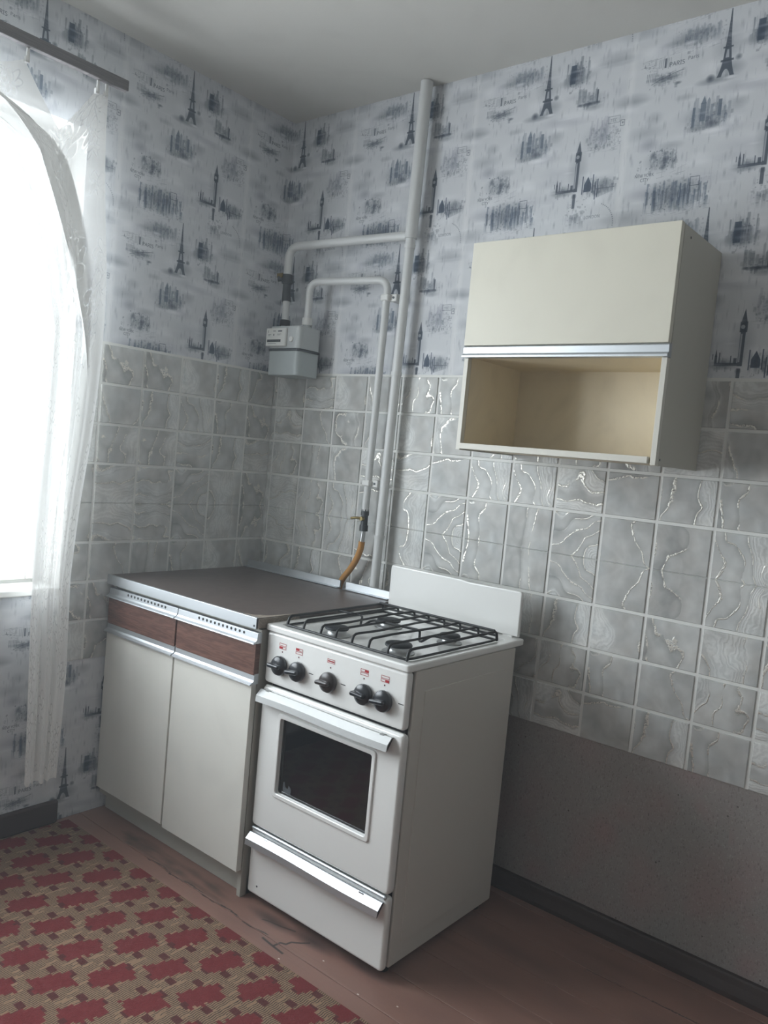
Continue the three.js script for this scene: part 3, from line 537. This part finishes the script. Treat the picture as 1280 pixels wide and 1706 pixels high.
    const icons = [[0.798, 'a'], [0.86, 'b'], [0.974, 'c'], [1.086, 'd'], [1.151, 'e']];
    for (const [x, k] of icons) { const p = new THREE.PlaneGeometry(0.034, 0.034); p.translate(x, 0.716, zf + 0.0006); add('burner_symbol', p, std({ map: sym(k), transparent: true, roughness: 0.4 }), pan); }
    for (const x of [0.9, 1.012, 1.196]) add('mark', bx(x, x + 0.016, 0.6745, 0.6765, zf - 0.0002, zf + 0.0004), M.dark, pan);
  }
  // oven door with window
  const door = rrect(x0 + 0.002, x1 + 0.004, 0.215, 0.604, 0.014); door.holes.push(rrect(0.82, 1.138, 0.33, 0.534, 0.008, THREE.Path));
  const d = add('oven_door', [extr(door, zf + 0.004 - 0.6, 0.6, 0.008, 4), tube([[x0 + 0.012, 0.6, zf - 0.006], [x1 - 0.004, 0.6, zf - 0.006]], 0.0065, 0, 8, 10)], M.enamel);
  add('oven_window', bx(0.812, 1.146, 0.322, 0.542, 0.604, 0.6165), M.ovenGlass, d);
  const ring = rrect(0.808, 1.15, 0.318, 0.546, 0.012); ring.holes.push(rrect(0.8205, 1.1375, 0.3305, 0.5335, 0.007, THREE.Path));
  add('window_trim', extr(ring, 0.0075, zf + 0.0005, 0.003, 3), M.enamel, d);
  { // torn sticker left on the glass
    const s = new THREE.Shape(); [[0.838, 0.338], [0.866, 0.337], [0.868, 0.352], [0.858, 0.36], [0.855, 0.349], [0.846, 0.352], [0.842, 0.366], [0.836, 0.362]].forEach(([a, b], i) => (i ? s.lineTo(a, b) : s.moveTo(a, b)));
    add('sticker_remnant', extr(s, 0.0004, 0.6166), std({ color: '#5b6064', roughness: 0.7, transparent: true, opacity: 0.6 }), d);
  }
  const grip = (y, a, b) => { // bent sheet-metal pull
    const n = 20, pos = [], idx = [], P = [[0.6265, y + 0.006], [0.634, y + 0.007], [0.649, y - 0.008], [0.6515, y - 0.024], [0.6485, y - 0.024], [0.646, y - 0.01], [0.633, y + 0.0045], [0.6265, y + 0.004]];
    for (let i = 0; i <= n; i++) { const x = lerp(a, b, i / n), k = Math.sin(i / n * Math.PI * 2) * 0.0016; for (const [z, yy] of P) pos.push(x, yy + k * (z - 0.62) * 40, z); }
    const m = P.length; for (let i = 0; i < n; i++) for (let j = 0; j < m; j++) { const p = i * m + j, q = i * m + (j + 1) % m; idx.push(p, p + m, q, q, p + m, q + m); }
    for (let j = 1; j + 1 < m; j++) { idx.push(0, j, j + 1, n * m, n * m + j + 1, n * m + j); }
    const g = new THREE.BufferGeometry(); g.setAttribute('position', new THREE.Float32BufferAttribute(pos, 3)); g.setIndex(idx); const h = g.toNonIndexed(); h.computeVertexNormals(); return boxUV(h);
  };
  add('door_handle', [grip(0.588, x0 + 0.004, 1.196), bx(0.76, 0.772, 0.588, 0.596, 0.62, 0.636), bx(1.16, 1.172, 0.588, 0.596, 0.62, 0.636)], M.worn, d);
  const dr = add('drawer', [extr(rrect(x0 + 0.001, x1 + 0.002, 0.022, 0.207, 0.012), zf - 0.6, 0.6, 0.008, 4)], M.enamel);
  add('drawer_handle', [tube([[x0 + 0.008, 0.205, zf - 0.002], [x1 - 0.01, 0.205, zf - 0.002]], 0.006, 0, 8, 10), grip(0.19, x0 + 0.006, 1.212).translate(0, 0, -0.003), bx(0.8, 0.815, 0.186, 0.196, 0.618, 0.634), bx(1.14, 1.155, 0.186, 0.196, 0.618, 0.634)], M.alu, dr);
  add('drawer_hole', cyl([0.776, 0.05, zf - 0.002], [0.776, 0.05, zf + 0.0003], 0.0028, 0.0028, 10), M.dark, dr);
  for (const [x, z] of [[0.76, 0.575], [1.19, 0.575], [0.76, 0.17], [1.19, 0.17]]) add('foot', cyl([x, 0, z], [x, 0.024, z], 0.016, 0.02, 14), M.dark);
}

// ---------------------------------------------------------------- wall cupboard
{
  const t = thing('wall_cupboard', 'cream wall cupboard with one closed flap above an open compartment', 'cupboard', [1.338, 1.284, 0.15]), add = seated(t);
  const x0 = 1.058, x1 = 1.613, y0 = 1.286, y1 = 1.838, z0 = 0.0055, zf = 0.29, th = 0.013;
  for (const [a, b] of [[x0, x0 + th], [x1 - th, x1]]) { const p = add('side_panel', bx(a, b, y0, y1 - 0.002, z0, zf - 0.018, 0.001), M.greySide); add('edge_band', bx(a, b, y0, 1.533, zf - 0.018, zf - 0.0015, 0.0008), M.edge, p); }
  add('top_panel', bx(x0 + th, x1 - th, y1 - 0.016, y1 - 0.002, z0, zf - 0.019), M.greySide);
  const bt = add('bottom_panel', bx(x0 + th, x1 - th, y0 + 0.004, y0 + 0.018, z0, zf - 0.012), M.beige); add('edge_band', bx(x0 + th + 0.001, x1 - th - 0.006, y0 + 0.003, y0 + 0.019, zf - 0.012, zf + 0.001, 0.0015), M.edge, bt);
  add('shelf', bx(x0 + th, x1 - th, 1.536, 1.55, z0, zf - 0.02), M.beige);
  add('back_panel', [bx(x0 + th, x1 - th, y0 + 0.018, 1.536, z0, z0 + 0.004), bx(x0 + th, x1 - th, 1.55, y1 - 0.016, z0, z0 + 0.004)], M.beige);
  for (const a of [x0 + th, x1 - th - 0.0008]) add('side_lining', bx(a, a + 0.0008, y0 + 0.018, 1.536, z0 + 0.004, zf - 0.018), M.beige);
  const f = add('flap_door', bx(x0 - 0.003, x1, 1.566, y1, zf - 0.015, zf + 0.003, 0.0015), M.cream);
  add('handle_rail', profileX([[zf - 0.017, 1.534], [zf - 0.017, 1.565], [zf - 0.002, 1.565], [zf + 0.0015, 1.561], [zf, 1.545], [zf + 0.008, 1.539], [zf + 0.008, 1.534]], x0 - 0.004, x1 + 0.002), M.alu, f);
  for (const [x, y, z] of [[x1 - 0.0005, 1.3, zf - 0.026], [x1 - 0.0005, 1.815, 0.23]]) add('screw_hole', cyl([x, y, z], [x + 0.001, y, z], 0.003, 0.003, 10), M.dark);
}

// ---------------------------------------------------------------- gas pipes, meter, hose
{
  const xb = 0.604, xt = 0.642, mx = (y) => lerp(xb, xt, y / 2.448), zr = 0.043;
  const t = thing('gas_riser', 'tall white gas riser pipe from the ceiling down behind the worktop', 'pipe', [mx(0), 0, zr]), add = seated(t);
  add('lower_pipe', cyl([mx(0), 0.001, zr], [mx(1.96), 1.96, zr], 0.0155, 0.0155, 20), M.pipe);
  add('upper_pipe', cyl([mx(1.955), 1.955, zr], [mx(2.446), 2.446, zr], 0.02, 0.02, 20), M.pipe);
  for (const y of [0.98, 1.52, 1.93]) add('weld_collar', cyl([mx(y), y - 0.006, zr], [mx(y), y + 0.006, zr], 0.0172, 0.0185, 20), M.pipe);
  // inlet
  const a = thing('gas_inlet_pipe', 'white pipe bending from the riser left to the gas meter', 'pipe', [0.11, 1.72, 0.078]), ad = seated(a);
  ad('pipe', tube([[0.108, 1.872, 0.078], [0.108, 1.966, 0.078], [0.35, 1.966, 0.066], [mx(1.966) - 0.012, 1.966, zr]], 0.0145, 0.045, 60, 16), M.pipe);
  ad('shutoff_valve', [cyl([0.108, 1.868, 0.078], [0.108, 1.836, 0.078], 0.018, 0.02, 8), cyl([0.092, 1.852, 0.086], [0.078, 1.852, 0.094], 0.008, 0.01, 10), cyl([0.108, 1.836, 0.078], [0.112, 1.772, 0.078], 0.014, 0.017, 14)], M.darkMetal);
  ad('valve_lever', bx(0.07, 0.1, 1.856, 1.872, 0.09, 0.096, 0.002), M.brass);
  ad('stub_pipe', cyl([0.113, 1.775, 0.078], [0.115, 1.705, 0.078], 0.0128, 0.0128, 16), M.pipe);
  ad('union_nut', cyl([0.115, 1.705, 0.078], [0.115, 1.683, 0.078], 0.018, 0.019, 8), M.dark);
  // outlet
  const b = thing('gas_outlet_pipe', 'thin white pipe looping from the gas meter down to the orange hose', 'pipe', [0.557, 1.06, 0.05]), be = seated(b);
  be('pipe', tube([[0.229, 1.69, 0.078], [0.229, 1.834, 0.078], [0.562, 1.827, 0.05], [0.5615, 1.7, 0.05], [0.5535, 1.06, 0.05]], 0.0125, 0.04, 110, 16), M.pipe);
  be('union_nut', cyl([0.229, 1.708, 0.078], [0.229, 1.683, 0.078], 0.018, 0.019, 8), M.whitePlastic);
  for (const [x, y] of [[0.563, 1.768], [0.555, 1.154]]) {
    const c = be('pipe_clip', [bx(x - 0.018, x + 0.017, y - 0.011, y + 0.011, 0.032, 0.0655, 0.006), bx(x + 0.014, x + 0.04, y - 0.012, y + 0.012, 0.004, 0.05, 0.003)], M.whitePlastic);
    be('clip_screw', cyl([x + 0.028, y, 0.0495], [x + 0.028, y, 0.052], 0.004, 0.004, 10), M.darkMetal, c);
  }
  const v = be('gas_tap', [cyl([0.5535, 1.066, 0.05], [0.5535, 1.045, 0.05], 0.013, 0.014, 8), cyl([0.5535, 1.045, 0.05], [0.5535, 1.012, 0.05], 0.011, 0.012, 14), cyl([0.5535, 1.012, 0.05], [0.5535, 0.992, 0.05], 0.0145, 0.0145, 6)], M.darkMetal);
  be('tap_lever', [tube([[0.5535, 1.034, 0.064], [0.54, 1.036, 0.074], [0.52, 1.032, 0.078]], 0.0045, 0.01, 16, 8), cyl([0.5535, 1.034, 0.058], [0.5535, 1.034, 0.07], 0.008, 0.007, 10)], M.brass, v);
  const h = thing('gas_hose', 'short orange rubber gas hose curving down behind the worktop', 'hose', [0.55, 0.8, 0.05]), hh = seated(h);
  hh('hose_fitting', cyl([0.5535, 0.992, 0.05], [0.551, 0.952, 0.05], 0.0075, 0.0085, 14), M.burner);
  const hc = new THREE.CatmullRomCurve3([V(0.5512, 0.956, 0.05), V(0.548, 0.93, 0.05), V(0.534, 0.893, 0.05), V(0.508, 0.853, 0.049), V(0.478, 0.818, 0.046), V(0.462, 0.79, 0.043), V(0.458, 0.74, 0.043)]);
  hh('rubber_tube', new THREE.TubeGeometry(hc, 40, 0.0108, 14), M.hose);
}
{
  const t = thing('gas_meter', 'grey gas meter with a white counter plate in the corner above the tiles', 'meter', [0.182, 1.5, 0.09]), add = seated(t);
  const half = (y0, y1, e) => { const s = rrect(0.105 - e, 0.26 + e, -0.14 - e, -0.03 + 0, 0.02); const g = new THREE.ExtrudeGeometry(s, { depth: y1 - y0 - 0.006, bevelEnabled: true, bevelSize: 0.003, bevelThickness: 0.003, bevelSegments: 3, bevelOffset: -0.003, curveSegments: 6 }); g.rotateX(-Math.PI / 2); g.translate(0, y0 + 0.003, 0); return boxUV(clean(g)); };
  add('upper_shell', [half(1.59, 1.672, 0), cyl([0.115, 1.668, 0.078], [0.115, 1.684, 0.078], 0.014, 0.014, 16), cyl([0.229, 1.668, 0.078], [0.229, 1.684, 0.078], 0.014, 0.014, 16)], M.meter);
  add('lower_shell', half(1.5, 1.587, 0), M.meterLow);
  add('seam_flange', half(1.584, 1.594, 0.003), M.darkMetal);
  const pl = add('counter_plate', bx(0.1, 0.2, 1.6, 1.664, 0.139, 0.15, 0.003), M.whitePlastic);
  const [c, g] = canvas(256, 160); g.fillStyle = '#dcdcd8'; g.fillRect(0, 0, 256, 160); g.fillStyle = '#44474a'; g.fillRect(14, 104, 190, 26); g.fillStyle = '#22272b'; g.fillRect(22, 109, 174, 16); g.fillStyle = '#d8d8d4'; for (let i = 0; i < 8; i++) g.fillRect(28 + i * 21, 111, 2, 12);
  g.fillStyle = '#555a5e'; g.fillRect(160, 18, 56, 12); g.fillRect(90, 20, 40, 6); g.fillRect(22, 16, 5, 22); g.fillRect(96, 50, 14, 18); g.fillRect(24, 54, 40, 4); g.fillRect(24, 64, 30, 4); g.fillRect(150, 50, 60, 3); g.fillRect(150, 60, 44, 3); g.fillRect(24, 142, 120, 4);
  const p = new THREE.PlaneGeometry(0.094, 0.058); p.translate(0.15, 1.632, 0.1504); add('dial_print', p, std({ map: tex(c), roughness: 0.4 }), pl);
  add('seal', cyl([0.222, 1.625, 0.139], [0.222, 1.625, 0.1445], 0.011, 0.009, 16), M.whitePlastic);
}

// ---------------------------------------------------------------- curtain rod and lace curtain
{
  const t = thing('curtain_rod', 'dark wooden curtain rod above the window', 'curtain rod', [0.1, 2.253, 1.5]), add = seated(t);
  add('bar', bx(0.092, 0.112, 2.238, 2.269, 0.765, 2.38, 0.003), M.rod);
  for (const z of [1.42, 2.25]) add('bracket', [bx(0.002, 0.094, 2.246, 2.26, z - 0.012, z + 0.012, 0.003), bx(0.0015, 0.008, 2.22, 2.285, z - 0.018, z + 0.018, 0.002)], M.darkMetal);
}
{
  const t = thing('lace_curtain', 'sheer white floral lace curtain hanging from the rod and swept aside', 'curtain', [0.1, 0.19, 0.95]), add = seated(t);
  const pick = (table, y) => { for (let i = 0; i + 1 < table.length; i++) if (y <= table[i][0] && y >= table[i + 1][0]) { const k = (table[i][0] - y) / (table[i][0] - table[i + 1][0]); return lerp(table[i][1], table[i + 1][1], k); } return y > table[0][0] ? table[0][1] : table[table.length - 1][1]; };
  const zR = [[2.24, 0.815], [1.985, 0.782], [1.726, 0.774], [1.55, 0.784], [1.385, 0.791], [1.214, 0.801], [1.024, 0.82], [0.8, 0.836], [0.5, 0.834], [0.18, 0.845]];
  const zL = [[2.24, 1.78], [2.16, 1.5], [2.07, 1.26], [1.986, 1.13], [1.857, 1.04], [1.63, 0.972], [1.519, 0.945], [1.349, 0.944], [1.126, 0.946], [0.918, 0.949], [0.725, 0.951], [0.476, 0.947], [0.18, 0.941]];
  const clips = [0.828, 0.855, 1.06, 1.33, 1.6, 1.78], topY = (z) => { if (z <= clips[0]) return 2.212 - (clips[0] - z) * 0.6; for (let i = 0; i + 1 < clips.length; i++) if (z >= clips[i] && z <= clips[i + 1]) { const k = (z - clips[i]) / (clips[i + 1] - clips[i]), depth = [0.006, 0.148, 0.05, 0.06, 0.02][i], shape = i === 1 ? 1 - Math.abs(k - 0.5) * 2 : Math.sin(k * Math.PI); return 2.212 - depth * Math.pow(shape, i === 1 ? 0.92 : 1); } return 2.212; };
  const nu = 150, nv = 150, pos = [], uv = [], idx = [];
  for (let j = 0; j <= nv; j++) for (let i = 0; i <= nu; i++) {
    const u = i / nu, s = j / nv, z0 = lerp(0.815, 1.78, u), yt = topY(z0);
    const hem = 0.188 + 0.006 * Math.sin(u * 26), y = lerp(yt, hem, s), ref = lerp(2.235, 0.18, clamp((2.235 - y) / 2.05));
    const a = pick(zR, ref), b = pick(zL, ref), gather = 1 - smooth(0.1, 0.6, b - a);
    const z = lerp(z0, lerp(a, b, Math.pow(u, lerp(1, 0.82, gather))), smooth(0, lerp(0.42, 0.07, smooth(0.12, 0.42, u)), s));
    const ph = u * 6.2832, fold = (Math.sin(ph * 2.6 + s * 0.8) * 0.62 + Math.sin(ph * 6.1 + 1.3 - s * 1.2) * 0.38) * (1 - 0.7 * smooth(0.6, 1, u));
    const x = 0.092 + fold * lerp(0.003, 0.016, smooth(0, 0.4, s)) * lerp(1, 0.75, gather) + 0.006 * Math.sin(y * 5);
    pos.push(x, y, z); uv.push(u, 1 - s);
  }
  for (let j = 0; j < nv; j++) for (let i = 0; i < nu; i++) { const p = j * (nu + 1) + i; idx.push(p, p + nu + 1, p + 1, p + 1, p + nu + 1, p + nu + 2); }
  const g = new THREE.BufferGeometry(); g.setAttribute('position', new THREE.Float32BufferAttribute(pos, 3)); g.setAttribute('uv', new THREE.Float32BufferAttribute(uv, 2)); g.setIndex(idx); g.computeVertexNormals();
  add('net', g, M.lace);
  for (const z of clips) add('curtain_clip', [bx(0.095, 0.102, 2.204, 2.2375, z - 0.004, z + 0.004, 0.002), bx(0.088, 0.1, 2.2, 2.216, z - 0.006, z + 0.006, 0.002)], M.whitePlastic);
}

renderer.render(scene, camera);
